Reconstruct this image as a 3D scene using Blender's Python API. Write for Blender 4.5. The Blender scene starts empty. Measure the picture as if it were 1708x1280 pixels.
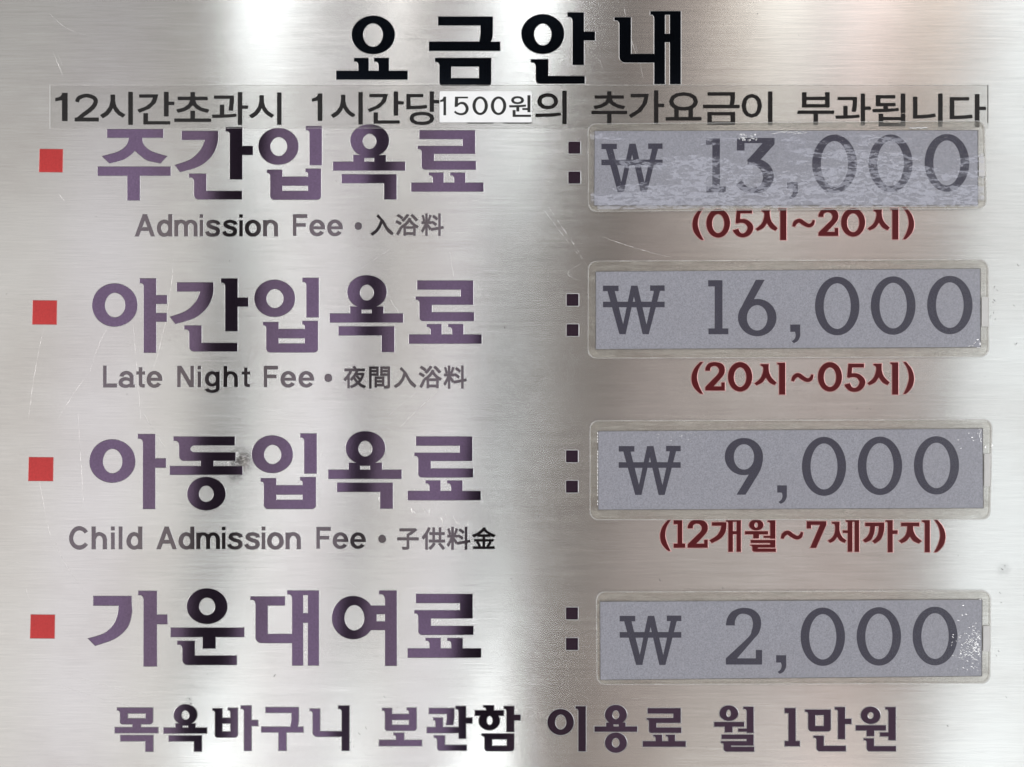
import bpy, math, random
from mathutils import Vector
from mathutils.geometry import delaunay_2d_cdt
random.seed(11)
SC = bpy.context.scene
COL = SC.collection
S = 0.00035                      # metres per photograph pixel on the sign face
CX, CY = 854.0, 640.0
D = 0.90                         # camera distance

# ------------------------------------------------------------------ camera
cam_d = bpy.data.cameras.new('camera')
cam = bpy.data.objects.new('camera', cam_d); COL.objects.link(cam)
cam.location = (0, -D, 0); cam.rotation_euler = (math.radians(90), 0, 0)
cam_d.sensor_width = 36; cam_d.lens = 36 * D / (1708 * S)
cam_d.clip_start = 0.01; cam_d.clip_end = 50
SC.camera = cam

# ------------------------------------------------------------------ light
W = bpy.data.worlds.new("World"); SC.world = W; W.use_nodes = True
bg = W.node_tree.nodes['Background']
bg.inputs[0].default_value = (1.0, 0.97, 0.95, 1); bg.inputs[1].default_value = 0.04

LEAN = .065                      # the light strips lean a little to the right
LD = 2.6                         # distance of the lamps in front of the sign
def lamp(name, x0, x1, y0, y1, rad, col=(1, 1, 1)):
    k = (D + LD) / D
    wx, wz = (x1 - x0) * S * k, (y1 - y0) * S * k
    L = bpy.data.lights.new(name, 'AREA'); L.shape = 'RECTANGLE'
    L.size, L.size_y = wx, wz
    L.energy = rad * wx * wz * 3.14159
    L.color = col
    o = bpy.data.objects.new(name, L); COL.objects.link(o)
    sl = (CY - (y0 + y1) / 2) * LEAN
    o.location = (((x0 + x1) / 2 - CX + sl) * S * k, -LD, (CY - (y0 + y1) / 2) * S * k)
    o.rotation_euler = (math.radians(90), math.atan(LEAN), 0)
    return o
#LIGHTS
WARM = (1.0, .975, .95); COOL = (.93, .98, 1.0); PINK = (1.0, .845, .81); NEUT = (1, .985, .97)
YEL = (1, .99, .93); BEI = (1, .885, .78); BRN = (1, .84, .75); ORA = (1, .76, .60); VIO = (.98, .95, 1.0)
for x0, x1, r, c in ((-420, 90, .76, WARM), (90, 230, .86, VIO), (230, 333, .76, WARM), (421, 480, .68, NEUT), (480, 590, .84, VIO), (632, 700, .62, WARM), (700, 788, .76, VIO), (884, 1040, .13, BRN), (1040, 1580, .27, PINK), (1600, 2300, .9, COOL)):
    lamp('middle_light', x0, x1, 172, 1500, r, c)  # added strip lamps behind the camera, mirrored as bands in ink and steel
for x0, x1, y1, r, c in ((-420, 60, -120, .50, NEUT), (60, 335, -120, .38, YEL), (338, 420, 125, 6.2, COOL), (420, 480, -120, 1.3, NEUT), (480, 590, -120, .55, WARM), (596, 632, -40, 4.5, NEUT), (632, 740, -120, .35, PINK), (740, 805, -100, 2.4, COOL), (805, 884, -40, 9.0, COOL),
                     (884, 980, -120, .34, PINK), (980, 1050, -120, .20, BRN), (1050, 1160, -120, .45, BRN), (1160, 1240, -120, 1.7, BEI), (1240, 1330, -120, 3.5, YEL), (1330, 1400, -120, 2.2, NEUT), (1400, 1480, -120, 3.7, PINK),
                     (1480, 1550, -120, 1.7, BEI), (1550, 1580, -120, 3.4, ORA), (1580, 1660, -120, 2.1, NEUT), (1660, 2300, -120, 2.8, COOL)):
    if c is COOL and x0 < 900:           # weak close to the sign's mirror image, strong further up
        lamp('upper_light', x0, x1, -420, y1, r * (.38 if x0 < 800 else .34), c); lamp('upper_light', x0, x1, -2100, -420, r * 1.45, c)
    else: lamp('upper_light', x0, x1, -1900, y1, r, c)  # added unseen strips above the frame, for the upright streaks in the steel
for x0, x1, r, c in ((-420, 200, .85, WARM), (200, 320, 1.0, NEUT), (328, 424, 5.0, COOL), (420, 585, .8, WARM), (592, 634, 5.0, COOL), (632, 790, .85, VIO), (790, 832, 3.2, COOL), (832, 886, 8.5, COOL), (888, 950, .40, PINK), (950, 1060, .6, BRN),
                     (1060, 1170, .85, BEI), (1170, 1310, 1.8, YEL), (1310, 1430, 2.1, NEUT), (1430, 1500, 3.0, PINK), (1500, 1610, 1.5, BEI), (1610, 2300, 2.4, COOL)):
    if c is COOL and x0 < 900:
        lamp('lower_light', x0, x1, 1290, 1800, r * .55, c); lamp('lower_light', x0, x1, 1800, 3400, r * 1.5, c)
    else: lamp('lower_light', x0, x1, 1560, 3300, r, c)  # added unseen strips below the frame, feeding the same streaks
def flood(name, loc, size, rad, col):
    L = bpy.data.lights.new(name, 'AREA'); L.size = size; L.energy = rad * size * size * 3.14159; L.color = col
    o = bpy.data.objects.new(name, L); COL.objects.link(o); o.location = loc
    o.rotation_euler = Vector(loc).to_track_quat('Z', 'Y').to_euler()
flood('side_fill', (-3.2, -2.2, .3), 2.4, 6.0, (1, .985, .98))  # added fill lamps at both sides, brightening cards, paper and letter edges
flood('side_fill', (3.2, -2.2, .3), 2.4, 6.0, (.97, .98, 1))
#ENDLIGHTS
SC.view_settings.view_transform = 'Standard'; SC.view_settings.look = 'None'
SC.view_settings.exposure = 0.0; SC.view_settings.gamma = 1.0
SC.render.engine = 'CYCLES'

# ------------------------------------------------------------------ materials
class NT:
    def __init__(s, name):
        s.m = bpy.data.materials.new(name); s.m.use_nodes = True
        s.t = s.m.node_tree; s.p = s.t.nodes['Principled BSDF']; s.out = s.t.nodes['Material Output']
    def n(s, typ, **kw):
        nd = s.t.nodes.new(typ)
        for k, v in kw.items(): setattr(nd, k, v)
        return nd
    def l(s, a, b): s.t.links.new(a, b)
    def coord(s, scale=(1, 1, 1), loc=(0, 0, 0), rot=(0, 0, 0)):
        tc = s.n('ShaderNodeTexCoord'); mp = s.n('ShaderNodeMapping')
        mp.inputs['Scale'].default_value = scale; mp.inputs['Location'].default_value = loc
        mp.inputs['Rotation'].default_value = rot
        s.l(tc.outputs['Object'], mp.inputs[0]); return mp.outputs[0]
    def noise(s, vec, scale=1.0, detail=3.0, rough=.5, dist=0.0):
        nd = s.n('ShaderNodeTexNoise'); s.l(vec, nd.inputs['Vector'])
        nd.inputs['Scale'].default_value = scale; nd.inputs['Detail'].default_value = detail
        nd.inputs['Roughness'].default_value = rough; nd.inputs['Distortion'].default_value = dist
        return nd.outputs['Fac']
    def rng(s, v, a, b, c, d, smooth=False):
        nd = s.n('ShaderNodeMapRange'); s.l(v, nd.inputs['Value'])
        if smooth: nd.interpolation_type = 'SMOOTHSTEP'
        for i, q in zip(('From Min', 'From Max', 'To Min', 'To Max'), (a, b, c, d)): nd.inputs[i].default_value = q
        return nd.outputs[0]
    def math(s, op, a, b=None):
        nd = s.n('ShaderNodeMath', operation=op)
        for i, q in enumerate((a, b)):
            if q is None: continue
            if isinstance(q, (int, float)): nd.inputs[i].default_value = q
            else: s.l(q, nd.inputs[i])
        return nd.outputs[0]
    def mix(s, f, a, b):
        nd = s.n('ShaderNodeMix', data_type='RGBA')
        if isinstance(f, (int, float)): nd.inputs[0].default_value = f
        else: s.l(f, nd.inputs[0])
        for i, q in ((6, a), (7, b)):
            if isinstance(q, tuple): nd.inputs[i].default_value = (*q, 1)
            else: s.l(q, nd.inputs[i])
        return nd.outputs[2]
    def bump(s, h, strength, dist, prev=None):
        nd = s.n('ShaderNodeBump'); s.l(h, nd.inputs['Height'])
        nd.inputs['Strength'].default_value = strength; nd.inputs['Distance'].default_value = dist
        if prev is not None: s.l(prev, nd.inputs['Normal'])
        return nd.outputs[0]
    def set(s, **kw):
        for k, v in kw.items():
            k = k.replace('_', ' ')
            i = s.p.inputs[k]
            if hasattr(v, 'is_linked'): s.l(v, i)
            elif isinstance(v, tuple): i.default_value = (*v, 1) if len(v) == 3 and i.type == 'RGBA' else v
            else: i.default_value = v

def mat_steel():
    a = NT('brushed_stainless_steel')
    fine = a.noise(a.coord((45, 1, 2600)), 1.0, 3, .6)
    mid = a.noise(a.coord((13, 1, 620), (3, 0, 7)), 1.0, 3, .6)
    cloud = a.noise(a.coord((6, 1, 9), (1, 0, 2)), 1.0, 4, .6)
    tarn = a.rng(cloud, .35, .7, 0, 1, True)
    base = a.mix(tarn, (.86, .85, .83), (.75, .725, .70))
    g = a.rng(fine, .3, .7, .935, 1.045)
    g2 = a.rng(mid, .3, .7, .978, 1.015)
    gg = a.math('MULTIPLY', g, g2)
    vm = a.n('ShaderNodeVectorMath', operation='SCALE'); a.l(base, vm.inputs[0]); a.l(gg, vm.inputs['Scale'])
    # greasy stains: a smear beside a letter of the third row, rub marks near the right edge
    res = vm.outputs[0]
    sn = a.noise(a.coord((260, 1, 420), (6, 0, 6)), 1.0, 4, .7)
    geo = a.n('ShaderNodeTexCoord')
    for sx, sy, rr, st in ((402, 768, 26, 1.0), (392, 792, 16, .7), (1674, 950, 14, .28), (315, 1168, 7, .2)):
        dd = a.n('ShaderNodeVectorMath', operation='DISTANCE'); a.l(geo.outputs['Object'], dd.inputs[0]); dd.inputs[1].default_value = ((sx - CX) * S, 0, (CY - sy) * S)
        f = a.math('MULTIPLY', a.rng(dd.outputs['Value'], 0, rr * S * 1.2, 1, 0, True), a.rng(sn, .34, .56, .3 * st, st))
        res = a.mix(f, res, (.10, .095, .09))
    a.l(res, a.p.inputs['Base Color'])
    a.set(Metallic=1.0, Anisotropic=1.0)
    a.set(Roughness=a.rng(mid, .3, .7, .178, .194))
    tg = a.n('ShaderNodeCombineXYZ'); tg.inputs[0].default_value = LEAN; tg.inputs[2].default_value = 1.0
    a.l(tg.outputs[0], a.p.inputs['Tangent'])
    b1 = a.bump(a.noise(a.coord((34, 1, 2000), (5, 0, 5)), 1.0, 2, .5), .5, .000032)
    b2 = a.bump(a.noise(a.coord((5, 1, 300), (9, 0, 3)), 1.0, 1, .5), .1, .00003, b1)
    # one small pressed dent beside a letter of the third row
    tc = a.n('ShaderNodeTexCoord'); dv = a.n('ShaderNodeVectorMath', operation='DISTANCE'); a.l(tc.outputs['Object'], dv.inputs[0])
    dv.inputs[1].default_value = ((398 - CX) * S, 0, (CY - 771) * S)
    b3 = a.bump(a.rng(dv.outputs['Value'], 0, .0065, 0, 1, True), .6, .0010, b2)
    a.l(b3, a.p.inputs['Normal'])
    return a.m

def mat_ink(name, col, rough=.2, metallic=1.0, spec=.5, grain=.25):
    a = NT(name)
    n = a.noise(a.coord((900, 900, 900)), 1, 2, .6)
    n2 = a.noise(a.coord((22, 22, 22)), 1, 3, .6)
    f = a.math('MULTIPLY', a.rng(n, .3, .7, 1 - grain * .5, 1 + grain * .5), a.rng(n2, .3, .7, .9, 1.1))
    vm = a.n('ShaderNodeVectorMath', operation='SCALE'); vm.inputs[0].default_value = col; a.l(f, vm.inputs['Scale'])
    a.l(vm.outputs[0], a.p.inputs['Base Color'])
    a.set(Metallic=metallic, Roughness=rough, Specular_IOR_Level=spec)
    a.l(a.bump(n, .04, .00003), a.p.inputs['Normal'])
    return a.m

def mat_simple(name, col, rough=.4, metallic=0.0, nscale=300, var=.1, bump=.1):
    a = NT(name)
    n = a.noise(a.coord((nscale,) * 3), 1, 3, .6)
    vm = a.n('ShaderNodeVectorMath', operation='SCALE'); vm.inputs[0].default_value = col
    a.l(a.rng(n, .3, .7, 1 - var, 1 + var), vm.inputs['Scale'])
    a.l(vm.outputs[0], a.p.inputs['Base Color'])
    a.set(Metallic=metallic, Roughness=rough)
    a.l(a.bump(n, bump, .0001), a.p.inputs['Normal'])
    return a.m

def mat_scratch(alpha):
    a = NT('bright_scratch')
    n = a.noise(a.coord((160, 160, 160)), 1, 4, .7)
    a.set(Base_Color=(.9, .88, .86), Metallic=1.0, Roughness=.4)
    a.set(Alpha=a.rng(n, .38, .62, 0, alpha))
    return a.m

def mat_film(name, tint, haze, hazecol, rough=.12, wrinkle=.15, wscale=(60, 60, 160), gloss=.5, patches=None):
    """clear plastic sheet: see-through, with a glossy front and a slight milky haze"""
    a = NT(name); t = a.t
    tr = a.n('ShaderNodeBsdfTransparent'); tr.inputs[0].default_value = (*tint, 1)
    w = a.noise(a.coord(wscale), 1, 3, .55)
    a.set(Base_Color=hazecol, Roughness=rough, Specular_IOR_Level=gloss)
    a.l(a.bump(w, wrinkle, .0006), a.p.inputs['Normal'])
    body = a.n('ShaderNodeMixShader')
    hz = a.rng(a.noise(a.coord((90, 90, 90)), 1, 4, .6), .3, .7, haze * .7, haze * 1.3)
    if patches is not None:
        hz = patches(a, hz)
    a.l(hz, body.inputs[0]); a.l(tr.outputs[0], body.inputs[1]); a.l(a.p.outputs[0], body.inputs[2])
    gl = a.n('ShaderNodeBsdfGlossy'); gl.inputs['Roughness'].default_value = rough
    a.l(a.p.inputs['Normal'].links[0].from_socket, gl.inputs['Normal'])
    lw = a.n('ShaderNodeLayerWeight'); lw.inputs['Blend'].default_value = .12
    a.l(a.p.inputs['Normal'].links[0].from_socket, lw.inputs['Normal'])
    fr = a.rng(lw.outputs['Facing'], 0, 1, .035, .5)
    fin = a.n('ShaderNodeMixShader')
    a.l(fr, fin.inputs[0]); a.l(body.outputs[0], fin.inputs[1]); a.l(gl.outputs[0], fin.inputs[2])
    a.l(fin.outputs[0], a.out.inputs['Surface'])
    return a.m

def clinging(a, hz):
    """loose film lying on the card: faint milky torn-edged patches, streaked sideways, more of them low down"""
    n = a.noise(a.coord((13, 1, 62), (4.1, 0, 1.7)), 1, 3, .6, .2)
    fine = a.noise(a.coord((210, 1, 560), (2, 0, 5)), 1, 4, .68, .5)
    fine2 = a.noise(a.coord((90, 1, 330), (7, 0, 1)), 1, 3, .6, .6)
    tc = a.n('ShaderNodeTexCoord'); sp = a.n('ShaderNodeSeparateXYZ'); a.l(tc.outputs['Object'], sp.inputs[0])
    low = a.rng(sp.outputs[2], -.0235, .0235, .145, -.15)
    rgt = a.rng(sp.outputs[0], -.10, .10, -.05, .05)
    v = a.math('ADD', a.math('ADD', n, low), rgt)
    zone = a.rng(a.math('ADD', v, a.rng(fine2, .3, .7, -.05, .05)), .49, .52, 0, 1)
    crest = a.rng(a.math('ADD', fine, a.math('MULTIPLY', fine2, .5)), .74, .79, 1, 0)
    m = a.math('MULTIPLY', zone, a.rng(crest, 0, 1, .05, .28))
    return a.math('ADD', hz, m)

def mat_foam():
    a = NT('clear_adhesive_margin')
    n = a.noise(a.coord((60, 60, 700)), 1, 5, .7)
    n2 = a.noise(a.coord((420, 420, 900), (2, 2, 2)), 1, 4, .7)
    c = a.mix(a.rng(n, .40, .66, 0, 1), (.52, .50, .45), (.26, .24, .20))
    c = a.mix(a.rng(n2, .60, .68, 0, .55), c, (.12, .11, .09))
    a.l(c, a.p.inputs['Base Color']); a.set(Roughness=.35)
    a.l(a.bump(n, .5, .0004), a.p.inputs['Normal'])
    tr = a.n('ShaderNodeBsdfTransparent'); tr.inputs[0].default_value = (.97, .965, .95, 1)
    mx = a.n('ShaderNodeMixShader')
    a.l(a.rng(a.noise(a.coord((25, 25, 130), (8, 1, 5)), 1, 4, .65), .34, .66, .02, .40), mx.inputs[0])
    a.l(tr.outputs[0], mx.inputs[1]); a.l(a.p.outputs[0], mx.inputs[2])
    a.l(mx.outputs[0], a.out.inputs['Surface'])
    return a.m

def mat_card():
    a = NT('silver_grey_card')
    n = a.noise(a.coord((1500, 1500, 1500)), 1, 2, .7)
    n2 = a.noise(a.coord((18, 18, 18)), 1, 3, .6)
    c = a.mix(a.rng(n, .3, .72, 0, 1), (.165, .167, .197), (.30, .304, .345))
    c = a.mix(a.rng(n2, .3, .7, 0, .25), c, (.225, .21, .23))
    a.l(c, a.p.inputs['Base Color']); a.set(Roughness=.5, Metallic=0.0)
    a.l(a.bump(n, .2, .0001), a.p.inputs['Normal'])
    return a.m

M = dict(
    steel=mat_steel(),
    purple=mat_ink('translucent_purple_ink', (.185, .132, .212), .06),
    caption=mat_ink('grey_violet_ink', (.19, .165, .18), .065),
    title=mat_ink('darkened_title_ink', (.035, .045, .065), .1),  # same ink as the fee names; its dark reflection is put into the colour
    red=mat_ink('red_ink', (.43, .034, .034), .25, .35, .5),
    maroon=mat_ink('dark_red_ink', (.066, .003, .005), .28, .15, .4),
    rim=mat_simple('bright_etched_edge', (.25, .245, .245), .35, .9),
    redrim=mat_simple('pink_etched_edge', (.36, .20, .19), .4, .6),
    black=mat_simple('black_print', (.008, .008, .008), .38, 0, 200, .2, .05),
    tapeblack=mat_simple('black_tape_print', (.007, .006, .006), .22, 0, 200, .2, .1),
    tape=mat_film('clear_label_tape', (.96, .96, .955), .05, (.30, .29, .28), .16, .3, (50, 50, 240)),
    paper=mat_simple('white_sticker_paper', (.67, .67, .675), .45, 0, 150, .04, .05),
    card=mat_card(),
    charcoal=mat_simple('dark_slate_print', (.012, .010, .028), .5, 0, 1500, .6, .2),
    cover=mat_film('clear_plastic_cover', (.96, .96, .96), .02, (.6, .6, .62), .14, .25),
    cover_loose=mat_film('loose_clear_plastic_cover', (.95, .95, .95), .015, (.62, .63, .72), .16, .45, (110, 110, 520), .5, clinging),
    foam=mat_foam(),
    edge=mat_film('clear_plastic_edge', (.86, .86, .85), .28, (.72, .71, .69), .10, .9, (200, 200, 200)),
    slot=mat_simple('pale_plastic_slot', (.48, .47, .46), .3, 0, 100, .06, .1),
    gap=mat_simple('grimy_seam', (.10, .095, .09), .6, 0, 300, .5, .2),
    scratch=mat_scratch(.5), gouge=mat_scratch(1.0),
    speck=mat_simple('dark_dirt', (.10, .09, .09), .7, 0, 300, .4, .2),
    bubble=mat_simple('air_bubble_glint', (.85, .85, .86), .12, .6, 300, .1, .2),
)

# ------------------------------------------------------------------ outlines
def sm(txt):
    """'x,y x,y* ...' -> closed outline; plain points are rounded through, * points stay sharp"""
    pts = []
    for w in txt.split():
        s = w.endswith('*'); x, y = w.rstrip('*').split(','); pts.append((float(x), float(y), s))
    out = []; n = len(pts)
    for i in range(n):
        p0, p1, p2, p3 = pts[i - 1], pts[i], pts[(i + 1) % n], pts[(i + 2) % n]
        out.append((p1[0], p1[1]))
        if p1[2] and p2[2]: continue
        a = p1 if p1[2] else p0
        b = p2 if p2[2] else p3
        for k in (.25, .5, .75):
            q = []
            for c in (0, 1):
                t = k
                q.append(.5 * (2 * p1[c] + (-a[c] + p2[c]) * t + (2 * a[c] - 5 * p1[c] + 4 * p2[c] - b[c]) * t * t + (-a[c] + 3 * p1[c] - 3 * p2[c] + b[c]) * t ** 3))
            out.append(tuple(q))
    return [out]
def R(x0, y0, x1, y1, bl=0, br=0, tl=0, tr=0):
    p = []
    def arc(cx, cy, r, a0):
        if r <= 0: p.append((cx, cy)); return
        for k in range(6):
            a = math.radians(a0 + 18 * k); p.append((cx + r * math.cos(a), cy + r * math.sin(a)))
    arc(x1 - br, y1 - br, br, 0); arc(x0 + bl, y1 - bl, bl, 90)
    arc(x0 + tl, y0 + tl, tl, 180); arc(x1 - tr, y0 + tr, tr, 270)
    return [p]
def O(x0, y0, x1, y1, ix0, iy0, ix1, iy1, n=40, a0=0, a1=360):
    out = []
    def P(t, X0, Y0, X1, Y1):
        a = math.radians(t); return ((X0 + X1) / 2 + (X1 - X0) / 2 * math.cos(a), (Y0 + Y1) / 2 + (Y1 - Y0) / 2 * math.sin(a))
    for k in range(n):
        t0 = a0 + (a1 - a0) * k / n; t1 = a0 + (a1 - a0) * (k + 1) / n
        out.append([P(t0, x0, y0, x1, y1), P(t1, x0, y0, x1, y1), P(t1, ix0, iy0, ix1, iy1), P(t0, ix0, iy0, ix1, iy1)])
    return out
def V(x0, y0, x1, y1, f, h):
    """upright with a flag serif to the left of its head"""
    d = x0 - f
    return R(x0, y0, x1, y1) + [[(f, y0), (x0 + 1, y0), (x0 + 1, y0 + h + d * .9), (x0, y0 + h + d * .8), (x0 - d * .10, y0 + h + d * .35), (x0 - d * .35, y0 + h + d * .06), (x0 - d * .6, y0 + h), (f, y0 + h)]]
def N(x0, y0, x1, y1, sw, bh, f, h, r):
    """ㄴ: flagged upright, rounded foot, bar to the right"""
    return V(x0, y0, x0 + sw, y1 - r - 1, f, h) + R(x0, y1 - r - 2, x0 + sw, y1, bl=r) + R(x0, y1 - bh, x1, y1, bl=min(r, bh * .98))
def BOX(x0, y0, x1, y1, ix0, iy0, ix1, iy1, f, h, r):
    """ㅁ with a flag at its top left"""
    return V(x0, y0, ix0, y1 - r - 1, f, h) + R(x0, y1 - r - 2, ix0, y1, bl=r) + R(x0, y0, x1, iy0) + R(ix1, y0, x1, y1, br=r) + \
        R(x0 + 1, iy1, x1 - 1, y1, bl=min(r, (y1 - iy1) * .98), br=min(r, (y1 - iy1) * .98))
def ST(pts, closed=False):
    """brush stroke through (x, y, width) points"""
    P = []
    n = len(pts)
    for i in range(n - 1):
        p0 = pts[max(i - 1, 0)]; p1 = pts[i]; p2 = pts[i + 1]; p3 = pts[min(i + 2, n - 1)]
        for k in range(5):
            t = k / 5
            P.append([.5 * (2 * p1[c] + (-p0[c] + p2[c]) * t + (2 * p0[c] - 5 * p1[c] + 4 * p2[c] - p3[c]) * t * t + (-p0[c] + 3 * p1[c] - 3 * p2[c] + p3[c]) * t ** 3) for c in range(3)])
    P.append(list(pts[-1]))
    L, Q = [], []
    for i, p in enumerate(P):
        a = P[max(i - 1, 0)]; b = P[min(i + 1, len(P) - 1)]
        dx, dy = b[0] - a[0], b[1] - a[1]; l = math.hypot(dx, dy) or 1
        nx, ny = -dy / l * p[2] / 2, dx / l * p[2] / 2
        L.append((p[0] + nx, p[1] + ny)); Q.append((p[0] - nx, p[1] - ny))
    return [[L[i], L[i + 1], Q[i + 1], Q[i]] for i in range(len(P) - 1)]

RYO = R(1098, 180, 1446, 235) + R(1368, 180, 1446, 329) + R(1112, 280, 1446, 329) + V(1112, 280, 1190, 404, 1088, 18) + \
    R(1112, 395, 1190, 430, bl=25) + R(1112, 376, 1451, 430, bl=25) + V(1182, 450, 1250, 517, 1157, 16) + V(1315, 450, 1385, 517, 1290, 16) + R(1047, 514, 1498, 570)
IP = O(1056, 239, 1247, 413, 1113, 281, 1193, 373) + V(1299, 230, 1358, 415, 1281, 18) + V(1112, 438, 1170, 560, 1097, 15) + \
    V(1292, 433, 1354, 560, 1280, 14) + R(1160, 471, 1300, 513) + R(1112, 539, 1354, 580, bl=20, br=20) + R(1112, 555, 1170, 580, bl=20) + R(1292, 555, 1354, 580, br=20)
YOK = O(666, 146, 910, 352, 744, 204, 830, 303) + R(684, 340, 755, 386) + R(816, 340, 890, 386) + R(750, 335, 820, 358) + \
    R(558, 383, 1011, 438) + R(612, 463, 957, 518) + R(878, 463, 957, 621)
GAN = sm('1200,210* 1448,210* 1445,290 1404,380 1320,450 1190,490* 1155,443* 1260,405 1325,345 1352,290 1358,270* 1200,270*') + \
    V(1527, 183, 1613, 540, 1499, 28) + R(1612, 313, 1685, 373) + N(1284, 502, 1611, 677, 84, 57, 1250, 24, 34)
WOL = O(95, 80, 243, 203, 149, 113, 186, 173) + R(53, 211, 291, 248) + R(137, 247, 198, 293) + V(311, 90, 365, 297, 284, 18) + R(243, 263, 312, 288) + \
    R(112, 311, 365, 345) + R(310, 311, 365, 397) + R(128, 363, 365, 397) + V(128, 363, 187, 425, 107, 14) + R(128, 415, 187, 445, bl=24) + R(128, 408, 370, 445, bl=24)
SI = sm('1385,843* 1448,843* 1448,890 1466,940 1507,982* 1490,1002* 1452,982 1425,945* 1400,980 1355,1003* 1338,988* 1383,950 1403,900 1403,866 1385,855*') + V(1525, 833, 1572, 1072, 1512, 14)
WON = sm('237,290* 292,290* 375,620* 328,620*') + sm('340,620* 375,620* 455,256* 416,256*') + sm('418,256* 464,256* 548,620* 502,620*') + \
    sm('515,620* 548,620* 634,290* 588,290*') + R(205, 256, 322, 297) + R(558, 254, 667, 295) + R(205, 376, 667, 418)
COMMA = R(1608, 547, 1683, 602) + sm('1643,600* 1683,600* 1682,636 1664,670 1635,687* 1618,672* 1640,655 1649,628')
ZERO = O(175, 189, 508, 628, 240, 238, 443, 580, 56)
ONE = R(993, 215, 1100, 262) + R(1042, 215, 1100, 600) + R(995, 576, 1144, 620)
SIX = O(1216, 355, 1505, 635, 1283, 402, 1437, 592, 48) + sm('1350,212* 1416,212* 1330,368* 1300,400 1270,470* 1222,462* 1250,400')
NINE = O(1117, 183, 1404, 462, 1185, 230, 1337, 420, 48) + sm('1404,345* 1392,400 1370,450 1273,608* 1205,608* 1300,452* 1332,400* 1337,345*')
TWO = sm('1125,328* 1135,275 1170,225 1240,197 1320,205 1375,250 1390,310 1375,380 1335,430 1210,575* 1350,575* 1350,512* 1397,512* 1397,622* 1125,622* 1125,575* 1290,420 1318,370 1328,310 1310,260 1260,240 1220,250 1195,290 1193,328*')
THREE = R(610, 232, 757, 252) + R(610, 232, 640, 280) + sm('712,250* 757,248* 757,256* 700,318* 712,332* 655,330* 650,318*') + \
    ST([(652, 322, 22), (690, 325, 28), (722, 348, 40), (733, 385, 42), (712, 422, 30), (675, 432, 20), (640, 425, 24), (618, 402, 30)])
B0 = O(1142, 828, 1325, 1050, 1187, 868, 1280, 1015, 40)
B1 = R(735, 800, 800, 830) + R(765, 800, 800, 1007) + R(735, 975, 823, 1007)
B2 = sm('972,893* 975,868 1000,836 1045,827 1095,838 1118,868 1117,910 1090,950 1035,1010* 1093,1010* 1093,980* 1120,980* 1120,1042* 972,1042* 972,1015* 1030,955 1068,915 1075,885 1060,862 1035,857 1014,868 1010,893*')
B5 = R(425, 840, 543, 868) + sm('423,840* 455,840* 449,925* 412,945*') + \
    ST([(420, 938, 20), (455, 926, 28), (495, 932, 34), (526, 962, 44), (528, 990, 46), (508, 1020, 38), (475, 1035, 30), (440, 1027, 34), (418, 1000, 44), (414, 990, 40)])
B7 = R(115, 808, 262, 835) + R(115, 808, 148, 862) + sm('215,833* 262,833* 185,1008* 140,1008*')
PL = sm('935,828* 890,880 870,945 883,1010 930,1062 957,1067* 928,1010 912,945 925,880 958,828*')
PR = [[(-x, y) for x, y in PL[0]]]
TIL = ST([(1321, 637, 5), (1324, 629, 7.5), (1331, 625, 8), (1339, 631, 8), (1347, 635, 7.5), (1353, 632, 6.5), (1356, 624, 4)])
GAE = sm('1022,815* 1132,815* 1126,880 1090,935 1022,972* 1003,950* 1055,918 1082,880 1092,842* 1022,842*') + \
    V(1145, 800, 1180, 1037, 1128, 12) + R(1207, 800, 1240, 1037) + R(1179, 800, 1208, 812) + R(1179, 882, 1208, 905)
SE = sm('303,812* 362,812* 362,880 382,925 412,950* 400,970* 365,955 343,925* 320,955 290,970* 272,953* 305,930 325,890 325,835 303,826*') + \
    R(385, 876, 425, 896) + V(422, 800, 458, 1037, 408, 12) + R(474, 800, 508, 1037) + R(457, 800, 475, 812)
KKA = R(553, 818, 697, 845) + sm('655,840* 697,840* 692,890 668,945 625,975* 606,957* 638,925 652,885') + sm('590,840* 628,840* 622,890 598,945 553,968* 534,950* 568,922 586,885') + \
    V(722, 800, 760, 1040, 705, 12) + R(759, 876, 797, 903)
JI = R(822, 818, 960, 845) + sm('868,840* 912,840* 916,880 938,922 977,955* 955,975* 912,955 888,922* 862,955 825,973* 803,955* 845,925 864,885') + V(1000, 800, 1038, 1040, 980, 14)

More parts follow.
